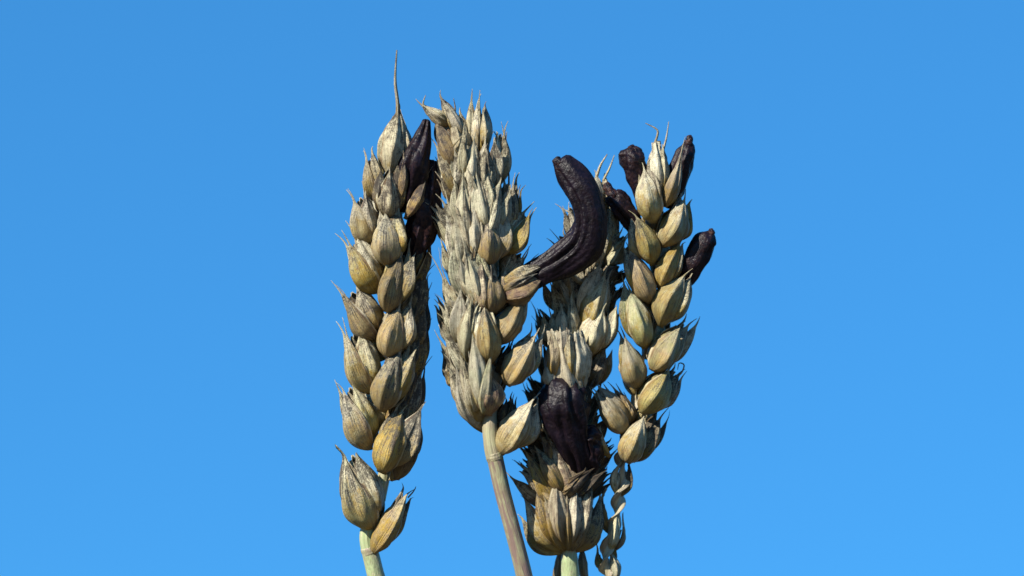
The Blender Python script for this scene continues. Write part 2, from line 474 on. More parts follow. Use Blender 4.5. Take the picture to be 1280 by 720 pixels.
SHAG = 0                         # extra narrow husks per spikelet
EXT = 0.0                        # how far spikelets reach down behind the ones below (share of their length)
def spikelet(ear, b, t, w, yaw=0, z=(0, 8), col=(0.5, 0.45, 0, 0.15), sides=3, beak=8, bend=(0, 0), extra=(), spread=1.0,
             label=None, shag=None, ext=None, **kw):
    """One spikelet: closed inner floret (the spikelet's own mesh), a front glume and lemmas around it.
    sides: 1 a lemma to the right, 2 a lemma to the left, 3 both, 0 none; extra: more lemmas (dx, dy at tip, width, yaw)."""
    B, T = K(b[0], b[1], z[0]), K(t[0], t[1], z[1])
    ex = ext if ext is not None else EXT if shag is None else 0.0
    if ex:
        B = B - (T - B) * ex - np.array([0, 0, 14.0]); T = T + np.array([0, 0, 5.0])
        kw.setdefault('peak', 0.50); kw.setdefault('taper', 1.15)
    A = T - B; L = np.linalg.norm(A); a = A / L
    y = math.radians(yaw)
    f = np.array([math.sin(y), 0, math.cos(y)]); f = unit(f - a * np.dot(a, f))
    p = np.cross(a, f); p = p if p[0] >= 0 else -p
    if abs(p[0]) < 0.15:
        p = p if np.dot(p, [0, 0, 1]) < 0 else -p
    core_b = B - f * w * 0.16 + a * 0.06 * L
    s = husk('spikelet', ear, core_b, core_b + A * 0.88, w * 0.72, yaw, jit((col[0] - .1, col[1] + .1, col[2], col[3] + .2)), beak=0,
             bulge=0.42, keel=0.03, closed=True, nu=17, nv=16, bow=0.04, vee=0)
    if label:
        s['label'] = label
    lean = {1: -1, 2: 1, 3: RNG.choice([-1, 1]), 0: RNG.choice([-1, 1])}[sides]
    ka = {'keel_at': RNG.normal(0.38 * -lean, 0.2)}; ka.update(kw)
    husk('glume', s, B + p * lean * w * 0.04, T + p * lean * w * 0.05, w * 0.92, yaw + lean * RNG.uniform(14, 26), jit(col), beak=beak, bend=bend, **ka)
    for bit, sg in ((1, 1), (2, -1)):
        if sides & bit:
            lb = B + a * L * 0.13 - f * w * 0.14 + p * sg * w * 0.12
            lt = T + p * sg * w * ((0.36 if SHAG else 0.28) + RNG.uniform(-.05, .14)) * spread + a * L * RNG.uniform(-0.04, 0.12) - f * w * 0.14
            husk('lemma', s, lb, lt, w * RNG.uniform(0.66, 0.8), yaw + sg * RNG.uniform(26, 48), jit((col[0] + .12, col[1] + .08, col[2], col[3])), beak=beak * RNG.choice([.25, .5, 1.0, 1.2]),
                 bend=(sg * RNG.uniform(-1, 4), RNG.uniform(-1, 3)), bulge=0.55, keel=0.2, rough=1.5, keel_at=RNG.normal(0, .3), peak=kw.get('peak', .40), taper=kw.get('taper', 1.05))
    for _ in range(SHAG if shag is None else shag):
        q = RNG.uniform(-0.42, 0.42)
        r0 = RNG.uniform(0.05, 0.45)
        husk('lemma', s, B + A * r0 + p * q * w * .7 + f * w * 0.20, T + p * q * w * 1.1 + f * w * RNG.uniform(.05, .22) + A * RNG.uniform(-.22, .08), w * RNG.uniform(.3, .48),
             yaw + q * 90 + RNG.uniform(-15, 15), jit((col[0], col[1] + .1, col[2], col[3]), .16), beak=beak * RNG.uniform(.8, 1.5), bend=(q * 6, RNG.uniform(-1, 3)),
             bulge=.5, keel=.22, rough=1.8, wrap=84, nu=15, nv=20)
    if sides in (1, 2) and spread > .45:
        sg = lean
        husk('lemma', s, B + A * .2 - f * w * .22, T + p * sg * w * RNG.uniform(.16, .30) - f * w * .2 + A * RNG.uniform(-.02, .10), w * .55, yaw + sg * 30,
             jit((col[0] + .15, col[1] + .1, col[2], col[3])), beak=beak * RNG.uniform(.8, 1.3), bend=(sg * 2, 2), bulge=.5, keel=.2, rough=1.6)
    # the far side of the spikelet
    husk('glume', s, B - f * w * 0.30 + a * L * 0.04, T - f * w * 0.42 - a * L * 0.03, w * 0.85, yaw + 180, jit(col), beak=0, bulge=0.5)
    for (dx, dy, ew, ey) in extra:
        e = T + np.array([dx, dy, -w * 0.15])
        eb = B + a * L * 0.15 - f * w * 0.2 + np.array([dx * 0.35, 0, 0])
        husk('lemma', s, eb, e, ew, ey, jit(col), beak=beak, bulge=0.55, keel=0.15)
    return s

def lone(parent, b, t, w, yaw=0, z=(0, 6), col=(0.5, 0.45, 0, 0.15), name='glume', **kw):
    return husk(name, parent, K(b[0], b[1], z[0]), K(t[0], t[1], z[1]), w, yaw, jit(col), **kw)

def path(pp):
    return [K(*q) for q in pp]

def awn(parent, pp, r=1.2, col=(0.6, 0.5, 0, .1)):
    return tube('awn', parent, path(pp), [r, r * 0.75, r * 0.3], HUSK, jit(col), n=14, ns=6, caps=True)

def ergot(ear, pp, radii, label, flat=0.85, brown=0.1, **kw):
    o = tube('ergot', ear, path(pp), radii, ERGOT, (0, 0, 0, brown), n=kw.pop('n', 44), ns=kw.pop('ns', 40), flat=flat,
             groove=kw.pop('groove', 0.24), ngroove=kw.pop('ngroove', 3), lump=kw.pop('lump', 0.10), wrink=kw.pop('wrink', 0.018), **kw)
    o['label'] = label
    return o

def stem_to_ground(ear, pp, radii, col, foot):
    """Straw from the ear down past the frame to the soil."""
    pts = path(pp)
    w = Vector(foot)
    rel = np.array([(w - CENTRE).dot(RIGHT), (w - CENTRE).dot(UP), (w - CENTRE).dot(BACK)]) / PX
    P = catmull(pts, 24)
    d = unit(P[-1] - P[-3])
    last = P[-1]
    H = np.linalg.norm(rel - last)
    q = np.linspace(0, 1, 26)[1:, None]
    c1, c2 = last + d * H * 0.33, rel + np.array([(0), math.cos(PITCH), math.sin(PITCH)]) * 0 - (np.array([0, -math.cos(PITCH), -math.sin(PITCH)])) * H * 0.3
    bez = (1 - q) ** 3 * last + 3 * (1 - q) ** 2 * q * c1 + 3 * (1 - q) * q * q * c2 + q ** 3 * rel
    allp = np.vstack([P, bez])
    rr = list(np.interp(np.linspace(0, 1, 24), np.linspace(0, 1, len(radii)), radii)) + [radii[-1]] * 25
    return tube('stem', ear, allp, rr, STRAW, col, n=150, ns=20, vscale=12.0, groove=0.05, ngroove=5, lump=0.015)

# ------------------------------------------------------------------ ground
def ground():
    n = 60
    xs = np.sign(np.linspace(-1, 1, n)) * np.abs(np.linspace(-1, 1, n)) ** 3 * 1500
    X, Y = np.meshgrid(xs, xs)
    Z = 0.03 * np.sin(X * 2.1) * np.sin(Y * 1.7) * np.exp(-(X ** 2 + Y ** 2) / 400) - 0.03
    me = bpy.data.meshes.new('field_soil')
    me.from_pydata(np.stack([X, Y, Z], -1).reshape(-1, 3).tolist(), [], grid_faces(n, n).tolist())
    me.materials.append(SOIL)
    o = bpy.data.objects.new('field_soil', me)
    COL.objects.link(o)
    o['kind'] = 'structure'
ground()

def foot_of(px, dy=0.0):
    return Vector(((px - 640) * PX, DIST * math.cos(PITCH) + 0.05 + dy, -0.01))

# ================================================================== EAR 1, left
f1 = foot_of(500)
ear = empty('wheat_ear', f1, 'leftmost long plump wheat ear with a single long thin awn rising from its tip', 'wheat ear')
OL = (0.30, 0.40, 0.15, 0.12)      # olive gold
GR = (0.62, 0.50, 0.15, 0.10)      # weathered grey
DK = (0.40, 0.92, 0.00, 0.40)      # sooty, darkened further with the shaded side's shade put into the colour
tube('rachis', ear, path([(478, 600, -4), (466, 640, -2), (459, 668, 0), (462, 690, 0)]), [7, 9, 9.5, 10.5], STRAW, (1.0, 0.15, .8, 0), n=30, ns=20, groove=.07, ngroove=4)
tube('node', ear, path([(461, 684, 0), (462, 688, 0), (464, 692, 0)]), [10.4, 11.0, 10.7], STRAW, (0.6, .7, .5, 0), n=8, ns=20, lump=.05)
stem_to_ground(ear, [(462, 688, 0), (468, 712, 0), (474, 735, 0)], [10.5, 11, 11], (0.95, 0.35, .5, 0), f1)
tube('rachis', ear, path([(474, 625, -6), (486, 560, -12), (494, 470, -12), (497, 380, -12), (498, 290, -12), (496, 215, -10)]), [8, 8, 8, 7, 6, 4], STRAW, (0.6, 0.4, .5, 0), n=40)
# top spikelet with its awn
s = spikelet(ear, (485, 226), (497, 132), 41, -8, (6, 4), (0.85, 0.60, 0.15, 0.08), 0, beak=3, bulge=0.5, rough=2, peak=.42, taper=1.5, shag=0)
lone(s, (502, 215), (501, 146), 26, 28, (0, -2), (0.7, 0.6, 0, .1), 'lemma', beak=0, peak=.45, taper=1.4)
lone(s, (478, 218), (492, 145), 22, -40, (-2, 2), (0.8, 0.5, 0, .05), 'lemma', beak=0, peak=.45, taper=1.4)
awn(s, [(497, 146, 7), (497, 128, 7), (494, 100, 7), (496, 63, 3)], 3.2, (0.7, .3, 0, .1))
# left row
spikelet(ear, (472, 253), (459, 198), 22, -30, (2, 12), (0.45, 0.55, 0, .3), 1, beak=10, bend=(-1, 2))
spikelet(ear, (468, 306), (444, 250), 34, -28, (4, 18), (0.52, 0.5, 0.1, .18), 1, beak=12, bend=(-3, 4), extra=((11, 12, 15, -10),))
spikelet(ear, (474, 366), (438, 304), 37, -28, (4, 18), (0.36, 0.45, 0.15, .12), 1, beak=15, bend=(-3, 4), extra=((14, 12, 15, -10),))
spikelet(ear, (471, 424), (434, 370), 40, -26, (4, 18), (0.40, 0.62, 0.15, .22), 1, beak=14, bend=(-4, 4), extra=((14, 20, 16, -10), (22, 10, 14, 0)))
spikelet(ear, (465, 492), (435, 418), 39, -26, (4, 18), (0.46, 0.42, 0.35, .15), 1, beak=14, bend=(-4, 8))
spikelet(ear, (464, 562), (431, 488), 42, -22, (4, 20), (0.50, 0.40, 0.35, .10), 1, beak=10, bend=(-3, 2), extra=((10, 10, 14, -30),))
spikelet(ear, (468, 662), (434, 573), 48, -18, (2, 22), (0.70, 0.60, 0.45, .05), 3, beak=12, bend=(-6, 4), rag=0.03, rough=2.2, spread=.6)
# middle row, facing the viewer
spikelet(ear, (484, 274), (486, 214), 34, 4, (20, 26), (0.45, 0.85, 0, .6), 3, beak=6, ext=.15, rough=1.8)
spikelet(ear, (488, 333), (484, 268), 41, 2, (24, 30), (0.34, 0.48, 0.25, .12), 1, beak=9, bend=(-2, 2), extra=((14, 6, 22, 25),))
spikelet(ear, (485, 391), (503, 318), 38, -2, (24, 32), (0.32, 0.46, 0.12, .14), 1, beak=12, bend=(4, 0), extra=((8, 8, 20, 30),))
spikelet(ear, (486, 448), (501, 385), 41, -2, (24, 32), (0.32, 0.46, 0.10, .14), 1, beak=14, bend=(2, 0), extra=((12, 8, 20, 30),))
spikelet(ear, (478, 515), (502, 438), 43, -4, (24, 34), (0.36, 0.52, 0.10, .16), 1, beak=14, bend=(4, 1), extra=((10, 8, 18, 35),))
spikelet(ear, (478, 592), (504, 516), 46, -4, (22, 34), (0.34, 0.52, 0.10, .16), 1, beak=10, bend=(4, 1))
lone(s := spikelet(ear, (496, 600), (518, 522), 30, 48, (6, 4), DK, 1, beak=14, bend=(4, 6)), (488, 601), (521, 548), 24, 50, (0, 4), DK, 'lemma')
# basal spikelet on the right
spikelet(ear, (467, 692), (509, 620), 32, 10, (8, 12), (0.34, 0.42, 0.05, .42), 1, beak=8, bend=(3, 3), spread=.5)
awn(ear.children[-1], [(510, 622, 10), (517, 614, 10), (520, 608, 10)], 1.2)
# shaded row on the right
for (b, t, w, bk, bd) in [((512, 352), (536, 306), 24, 8, (4, 3)), ((514, 300), (541, 262), 26, 8, (3, 4)), ((512, 396), (533, 345), 26, 9, (3, 3)),
                          ((510, 436), (531, 380), 28, 10, (8, 14)), ((508, 470), (530, 412), 28, 9, (6, 8)), ((506, 520), (527, 468), 28, 14, (8, 9)),
                          ((502, 570), (522, 525), 28, 10, (7, 12)), ((506, 405), (516, 348), 28, 10, (2, 3)), ((504, 470), (516, 416), 30, 8, (2, 5)), ((500, 545), (516, 480), 30, 8, (2, 5))]:
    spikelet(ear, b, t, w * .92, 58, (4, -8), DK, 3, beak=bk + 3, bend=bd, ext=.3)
# the far row
for (b, t, w) in [((500, 590), (512, 530), 34), ((482, 540), (464, 480), 38), ((500, 500), (515, 440), 34), ((481, 450), (462, 390), 38),
                  ((500, 420), (515, 360), 34), ((482, 370), (464, 310), 38), ((500, 340), (512, 280), 32), ((482, 302), (472, 245), 34), ((497, 270), (505, 215), 28)]:
    spikelet(ear, b, t, w, 170, shag=0, z=(-22, -34), col=GR, sides=3)
ergot(ear, [(508, 262, 4), (512, 236, 14), (518, 206, 18), (526, 180, 14), (533, 151, 6)], [15, 19, 19, 13, 5], 'upper narrow dark ergot pointing up beside the awned tip', brown=.08)
ergot(ear, [(514, 325, -6), (523, 292, 2), (530, 258, 6), (535, 228, 4), (540, 203, -2)], [14, 19, 20, 17, 8], 'lower wrinkled dark ergot on the shaded right side', brown=.2, lump=.15, wrink=.05, creases=((-.3, .2, .12), (.6, .15, .1)))
lone(ear.children[-1], (506, 274), (533, 222), 16, 25, (24, 22), (0.3, .95, 0, .9), 'lemma', taper=1.5, beak=18, bend=(8, -4), rough=2)
lone(ear.children[-1], (500, 250), (505, 196), 13, 20, (24, 26), (0.4, .95, 0, .7), 'lemma', taper=1.5, beak=8)

# ================================================================== EAR 2, pale and bristly, second from left
f2 = foot_of(700, -0.03)
ear = empty('wheat_ear', f2, 'pale bristly dense wheat ear bearing the largest curved black ergot on its right', 'wheat ear')
PL = (0.88, 0.36, 0.15, 0.05)
PG = (0.92, 0.42, 0.40, 0.00)
GO = (0.20, 0.25, 0.05, 0.15)
tube('rachis', ear, path([(614, 505, 8), (612, 530, 14), (614, 555, 16), (618, 573, 16)]), [7, 9.5, 10, 10.5], STRAW, (0.35, 0.4, .35, 0), n=24, ns=20, groove=.07, ngroove=4)
tube('node', ear, path([(617, 567, 16), (618, 571, 16), (619, 575, 16)]), [10.4, 10.7, 10.4], STRAW, (0.4, .6, .25, 0), n=8, ns=20, lump=.05)
stem_to_ground(ear, [(618, 570, 16), (628, 615, 16), (640, 660, 16), (652, 705, 14), (660, 740, 12)], [10.2, 10, 10, 10.3, 10.5], (0.4, 1.0, .0, 0), f2)
SHAG = 2
EXT = 0.26
tube('rachis', ear, path([(613, 530, 6), (602, 450, 0), (600, 370, 0), (596, 290, 0), (588, 220, 0), (580, 165, 0)]), [9, 9, 8, 8, 6, 4], STRAW, (0.5, 0.5, .5, 0), n=40)
z0 = 26
# ragged tuft at the top left
s = spikelet(ear, (572, 190), (552, 142), 26, -30, (6, 8), (0.55, 0.7, 0, .25), 3, beak=6, rough=2)
lone(s, (562, 158), (527, 131), 17, 10, (12, 20), (0.7, .6, 0, .1), 'lemma', beak=6, bend=(-2, 2), rough=2)
lone(s, (560, 150), (531, 133), 10, 40, (18, 24), (0.8, .4, 0, .1), 'lemma', beak=3)
awn(s, [(530, 133, 22), (529, 128, 22), (532, 119, 22)], 1.6, (.9, .1, 0, 0))
lone(s, (572, 168), (551, 122), 18, -20, (8, 12), (0.75, .5, 0, .2), 'lemma', beak=9, bend=(4, 2), rough=2)
lone(s, (578, 175), (554, 127), 14, 20, (16, 20), (0.8, .5, 0, .1), 'lemma', beak=6, bend=(3, 4), rough=2)
lone(s, (576, 200), (565, 145), 16, 15, (18, 18), (0.7, .6, 0, .2), 'lemma', beak=6)
lone(s, (574, 215), (546, 152), 22, -25, (12, 18), (0.55, .55, 0, .45), 'lemma', beak=8, bend=(2, 6))
awn(s, [(568, 145, 4), (569, 135, 4), (567, 123, 4)], 1.5, (.2, .9, 0, .3))
awn(s, [(566, 183, 30), (573, 175, 34), (582, 165, 36)], 1.2, (.85, .2, 0, 0))
lone(s, (584, 200), (575, 140), 20, 5, (8, 8), (0.7, .6, 0, .2), 'lemma', beak=5, rough=2)
# top right
s = spikelet(ear, (600, 190), (598, 133), 27, 8, (10, 8), (0.62, 0.45, 0, .25), 3, beak=14, bend=(2, 3), spread=.7)
lone(s, (603, 188), (604, 140), 14, 15, (16, 16), (0.75, .3, 0, .1), 'lemma', beak=7)
s = spikelet(ear, (622, 222), (629, 168), 21, 25, (8, 6), (0.70, 0.45, 0.1, .12), 2, beak=12, bend=(1, 2))
awn(s, [(624, 180, 4), (622, 172, 4), (617, 164, 4)], 1.5, (.2, .9, 0, .3))
# left margin, long and pointed
lone(spikelet(ear, (576, 248), (552, 193), 25, -35, (6, 8), PL, 1, beak=6), (574, 246), (546, 184), 18, -40, (12, 14), (0.7, .5, 0, .3), 'lemma', beak=10, bend=(-4, 3))
# faces of the upper spikelets
spikelet(ear, (592, 240), (594, 176), 32, -2, (18, z0), PL, 3, beak=12, bend=(6, 3), rough=1.6)
spikelet(ear, (608, 242), (609, 185), 30, 10, (18, z0), (0.75, .6, .05, .1), 3, beak=5, rough=1.6)
spikelet(ear, (582, 235), (570, 190), 28, -15, (14, 22), (0.75, .65, .1, .1), 3, beak=6, rough=1.6)
spikelet(ear, (590, 285), (578, 222), 30, -12, (22, z0 + 4), PG, 3, beak=10, bend=(-3, 2), rough=1.5)
spikelet(ear, (606, 286), (594, 218), 34, 0, (22, z0 + 6), PG, 3, beak=6, rough=1.6)
spikelet(ear, (604, 305), (627, 228), 36, 8, (22, z0 + 4), PL, 3, beak=6, rough=1.2, keel=.2)
s = spikelet(ear, (627, 286), (640, 232), 28, 30, (12, 14), (0.35, .62, .05, .25), 2, beak=10, bend=(3, 6))
awn(s, [(636, 236, 6), (636, 220, 6), (635, 202, 6)], 1.6, (.1, 1, 0, .3))
awn(s, [(633, 240, 6), (631, 228, 6), (629, 219, 6)], 1.4, (.1, 1, 0, .3))
# right big golden one
s = spikelet(ear, (630, 318), (660, 268), 33, 22, (14, 14), GO, 2, beak=8, shag=0, bend=(3, 1), keel=.22)
lone(s, (627, 300), (656, 264), 20, 0, (8, 8), (0.7, .5, .1, .1), 'lemma', beak=12, bend=(3, 4))
# left pointed row
EDG = (0.78, 0.5, 0.2, .12)
s = spikelet(ear, (573, 255), (552, 226), 13, -30, (14, 16), (0.45, .6, 0, .6), 0, beak=10, bend=(-4, 4), bulge=.4)
for (b, t, w, bk, bd) in [((574, 290), (554, 254), 20, 8, (-2, 2)), ((568, 288), (541, 261), 16, 8, (-5, 2)), ((572, 306), (546, 277), 17, 8, (-6, 2)), ((580, 345), (558, 308), 22, 8, (-4, 2)),
                          ((584, 385), (557, 345), 26, 30, (-2, 2)), ((580, 408), (555, 376), 20, 8, (-5, 1)), ((578, 420), (552, 386), 20, 8, (-5, 3)), ((582, 436), (556, 401), 22, 8, (-4, 3)),
                          ((586, 460), (556, 424), 24, 12, (-4, 8))]:
    spikelet(ear, b, t, w, -45, (8, 12), EDG, 3, beak=bk + 2, bend=bd, rough=1.5, taper=1.25, shag=0, ext=.35)
# left column faces
spikelet(ear, (592, 335), (571, 268), 32, -14, (20, z0 + 6), PL, 3, beak=8, bend=(-2, 2))
spikelet(ear, (598, 320), (592, 252), 32, -4, (24, z0 + 8), PL, 3, beak=8)
spikelet(ear, (596, 375), (580, 312), 36, -8, (24, z0 + 10), PG, 3, beak=6)
# centre column faces
s = spikelet(ear, (613, 334), (612, 268), 37, 4, (28, 34), (0.42, .42, .05, .22), 3, shag=0, beak=6, peak=.36)
spikelet(ear, (604, 385), (600, 322), 32, -4, (28, 32), (0.6, .6, .05, .4), 3, beak=8, rough=1.6)
spikelet(ear, (618, 392), (616, 338), 34, 6, (26, 32), (0.22, .55, .05, .6), 3, shag=0, beak=6, rough=1.4)
spikelet(ear, (584, 440), (588, 376), 34, -12, (24, 32), (0.72, .4, .25, .1), 3, beak=8)
spikelet(ear, (596, 440), (594, 374), 26, -4, (26, 32), (0.75, .35, .2, .1), 2, beak=8)
spikelet(ear, (610, 456), (604, 382), 37, 2, (30, 38), (0.34, .30, .10, .14), 2, shag=0, beak=8)
# above and below the great ergot
s = spikelet(ear, (632, 348), (652, 322), 26, 20, (8, 10), (0.72, .4, .05, .1), 2, beak=12, bend=(5, 8), bulge=.5)
lone(s, (626, 356), (682, 331), 17, 0, (26, 22), (0.6, .75, 0, .4), 'lemma', beak=4, pitch=1.2, rough=2)
lone(s, (628, 364), (668, 343), 12, 0, (32, 30), (0.6, .7, 0, .5), 'lemma', beak=4, pitch=.6, rough=2)
lone(s, (626, 372), (680, 346), 34, 10, (24, 20), (0.2, .75, 0, .95), 'lemma', beak=4, pitch=-.3, rough=2)
s = spikelet(ear, (623, 430), (656, 372), 36, 14, (18, 22), (0.25, .25, .05, .14), 1, shag=0, beak=10, bend=(4, 2), spread=.4)
# lower right pair
s = spikelet(ear, (634, 482), (670, 422), 40, 14, (20, 28), (0.45, .40, .05, .2), 1, shag=0, beak=10, bend=(4, 3), spread=.5, keel=.28)
spikelet(ear, (626, 568), (667, 502), 36, 12, (18, 26), (0.55, .22, .10, .08), 1, shag=0, beak=8, bend=(4, 4), spread=.4)
# lower left open spikelets
spikelet(ear, (600, 520), (578, 448), 36, -16, (16, 24), (0.7, .45, .25, .1), 3, beak=8, rough=1.5)
s = spikelet(ear, (603, 528), (570, 462), 26, -30, (14, 22), (0.72, .45, .1, .15), 0, beak=6, curl=-.06)
lone(s, (596, 520), (584, 470), 20, 0, (22, 26), (0.95, .25, .15, 0), 'lemma', beak=2)
lone(s, (600, 516), (588, 455), 22, -10, (22, 30), (0.7, .6, .1, .15), 'lemma', beak=4, rough=2)
s = spikelet(ear, (612, 520), (612, 468), 38, 6, (26, 32), (0.25, .45, 0, .95), 0, shag=0, beak=0, peak=.5, rough=1.8, keel=.02)
lone(s, (603, 510), (591, 420), 24, -8, (34, 42), (0.9, .2, .35, 0), 'glume', beak=4)
lone(s, (604, 518), (613, 446), 16, -30, (40, 46), (0.85, .25, .45, 0), 'glume', beak=3)
s = spikelet(ear, (580, 478), (562, 446), 26, -40, (2, 6), (0.5, .8, 0, .4), 3, beak=4, rough=2.5)
lone(s, (574, 478), (555, 464), 16, -50, (6, 10), (0.2, .95, 0, .5), 'lemma', beak=3, rough=3)
lone(s, (576, 486), (558, 470), 14, -40, (0, 4), (0.2, .95, 0, .5), 'lemma', beak=3, rough=3)
# far row
for (b, t, w) in [((610, 500), (622, 440), 34), ((590, 470), (574, 410), 34), ((608, 440), (624, 380), 34), ((588, 400), (572, 340), 34),
                  ((606, 370), (622, 310), 34), ((586, 330), (568, 270), 34), ((602, 300), (618, 240), 32), ((584, 260), (572, 205), 30), ((596, 230), (604, 175), 28)]:
    spikelet(ear, b, t, w, 170, shag=0, z=(-22, -34), col=GR, sides=3)
# shaded husks low on the right
for (b, t, w) in [((622, 470), (640, 436), 22), ((624, 545), (640, 500), 24), ((630, 410), (640, 375), 22)]:
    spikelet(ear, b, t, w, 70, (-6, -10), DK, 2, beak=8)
# the great curved ergot
g = ergot(ear, [(622, 366, 6), (650, 354, 10), (680, 339, 14), (706, 325, 18), (730, 305, 22), (738, 278, 26), (734, 252, 28), (725, 233, 28), (713, 215, 26), (703, 202, 24)],
          [12, 17, 20, 23, 25, 21, 20, 21, 18, 13], 'great curved purple black ergot arching out to the right', n=100, ns=72, flat=0.72, groove=0.06, ngroove=2, lump=.11, wrink=.014, creases=((-.42, .30, .13), (.42, .045, .05), (-1.05, .09, .08), (1.0, .05, .06)), vscale=3, brown=.03)
tube('ergot_cap', g, path([(706, 208, 24), (707, 201, 27), (708, 197, 28)]), [8, 6, 4], ERGOT, (0, 0, 0, .2), n=10, ns=14, lump=.2, wrink=.08)
tube('ergot_cap', g, path([(705, 213, 24), (699, 205, 26), (694, 199, 26)]), [10, 8, 5], ERGOT, (0, 0, 0, .2), n=10, ns=14, lump=.2, wrink=.08)

# ================================================================== EAR 3, behind
f3 = foot_of(712, 0.04)
ear = empty('wheat_ear', f3, 'shaded wheat ear standing behind the others with a blunt ergot above its fanned husks', 'wheat ear')
SHAG = 0
EXT = 0.0
Z3 = -42
stem_to_ground(ear, [(711, 676, Z3 + 18), (712, 700, Z3 + 20), (713, 720, Z3 + 20), (713, 740, Z3 + 20)], [8, 11, 12, 12], (1.0, 0.25, .5, 0), f3)
tube('rachis', ear, path([(711, 690, Z3), (708, 600, Z3), (708, 520, Z3), (716, 430, Z3), (734, 340, Z3), (750, 250, Z3)]), [9, 9, 9, 8, 7, 4], STRAW, (0.5, 0.5, .5, 0), n=40)
for px, tip in ((693, 690), (736, 690)):
    lone(ear, (px, 740), (px + (8 if px < 710 else -8), 682), 11, 0, (Z3 - 6, Z3 - 4), (0.35, .65, 0, .5), 'leaf_remnant', beak=2, peak=.5)
# top husks and awns behind the great ergot
s = spikelet(ear, (750, 262), (746, 218), 18, 0, (Z3 + 6, Z3 + 6), (0.85, .2, .1, .05), 0, beak=6)
awn(s, [(746, 220, Z3 + 6), (751, 206, Z3 + 6), (759, 193, Z3 + 6)], 2.3, (.95, .05, 0, 0))
awn(s, [(754, 226, Z3 + 2), (762, 210, Z3 + 2), (768, 194, Z3 + 2)], 1.9, (.95, .05, 0, 0))
lone(s, (758, 262), (756, 220), 14, 20, (Z3, Z3), (0.85, .2, .1, .05), 'lemma', beak=4)
lone(s, (744, 280), (711, 265), 14, -20, (Z3, Z3), (0.85, .3, .1, .05), 'lemma', beak=6)
SHAG = 1
EXT = 0.42
PB = (0.72, .45, .05, .15)
for (b, t, w, yw, c, bk, bd) in [((755, 312), (762, 258), 26, 10, PB, 8, (2, 3)), ((758, 325), (780, 300), 24, 20, (0.8, .5, .2, .05), 8, (4, 3)), ((752, 352), (774, 342), 26, 40, DK, 8, (6, 4)),
                                 ((752, 378), (772, 362), 26, 40, DK, 8, (6, 6)), ((742, 330), (750, 285), 28, 0, PB, 6, (0, 0)), ((722, 320), (700, 300), 22, -20, PB, 10, (-6, 6)), ((728, 300), (712, 262), 22, -10, PB, 6, (2, 4)),
                                 ((730, 350), (700, 322), 26, -20, PB, 8, (-4, 6)), ((712, 390), (690, 356), 26, -30, PB, 8, (-6, 8)), ((722, 400), (716, 345), 28, -5, PB, 6, (0, 0)), ((716, 375), (706, 330), 26, -10, PB, 6, (0, 4)),
                                 ((745, 400), (752, 350), 28, 10, PB, 6, (2, 4)), ((738, 380), (732, 330), 30, 0, PB, 6, (0, 4))]:
    spikelet(ear, b, t, w, yw, (Z3 + 8, Z3 + 14), c, 3, beak=bk, bend=bd, rough=1.5)
# lit husks under it
spikelet(ear, (728, 415), (754, 343), 36, 0, (Z3 + 22, Z3 + 34), (0.75, .36, .05, .2), 3, shag=0, ext=.1, beak=8, bend=(3, 4), rough=2, spread=.5)
spikelet(ear, (736, 446), (756, 386), 40, 6, (Z3 + 28, Z3 + 38), (0.68, .32, .05, .25), 1, shag=0, ext=.05, beak=6, bend=(3, 2), rough=1.4)
spikelet(ear, (720, 420), (715, 370), 17, -5, (Z3 + 26, Z3 + 30), (0.75, .35, .25, .08), 0, beak=6)
spikelet(ear, (706, 420), (703, 384), 26, -8, (Z3 + 24, Z3 + 28), (0.80, .3, .15, .08), 0, beak=6)
spikelet(ear, (694, 425), (688, 396), 22, -20, (Z3 + 18, Z3 + 22), PB, 2, beak=8, bend=(-4, 6))
spikelet(ear, (741, 476), (757, 436), 24, 20, (Z3 + 10, Z3 + 8), (0.45, .35, .05, .2), 1, beak=6, bend=(2, 4))
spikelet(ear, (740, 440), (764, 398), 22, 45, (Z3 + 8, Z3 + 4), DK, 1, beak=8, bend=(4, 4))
# old torn husk in front
s = spikelet(ear, (712, 490), (700, 412), 56, 0, (Z3 + 38, Z3 + 54), (0.62, .38, 0, .35), 0, beak=0, blunt=.55, rag=.045, rough=2.2, peak=.45, bulge=.42)
lone(s, (722, 488), (718, 415), 36, 8, (Z3 + 46, Z3 + 57), (0.68, .38, 0, .28), 'lemma', beak=0, blunt=.6, rag=.05, rough=2.4, peak=.45, bulge=.35)
lone(s, (690, 480), (690, 414), 24, -15, (Z3 + 44, Z3 + 55), (0.66, .45, 0, .4), 'lemma', beak=3, blunt=.3, rag=.05, rough=2.4)
lone(s, (690, 485), (684, 455), 18, -10, (Z3 + 52, Z3 + 56), (0.85, .25, 0, .1), 'lemma', beak=2)
# dark spiky husks on its left edge
for (b, t, w, bd) in [((690, 420), (670, 388), 12, (-4, 6)), ((688, 430), (672, 404), 12, (-6, 6)), ((684, 500), (664, 478), 12, (-3, 8)), ((686, 520), (658, 490), 14, (-3, 8)), ((690, 560), (652, 530), 16, (-5, 6)),
                      ((688, 580), (650, 558), 18, (-7, 5)), ((690, 600), (654, 582), 20, (-8, 6)), ((684, 540), (670, 500), 18, (-3, 6)), ((690, 470), (676, 430), 18, (-3, 6)), ((680, 570), (662, 540), 20, (-3, 6))]:
    spikelet(ear, b, t, w, -60, (Z3 - 2, Z3 - 8), DK, RNG.choice([0, 1, 2]), beak=RNG.uniform(3, 9), bend=bd)
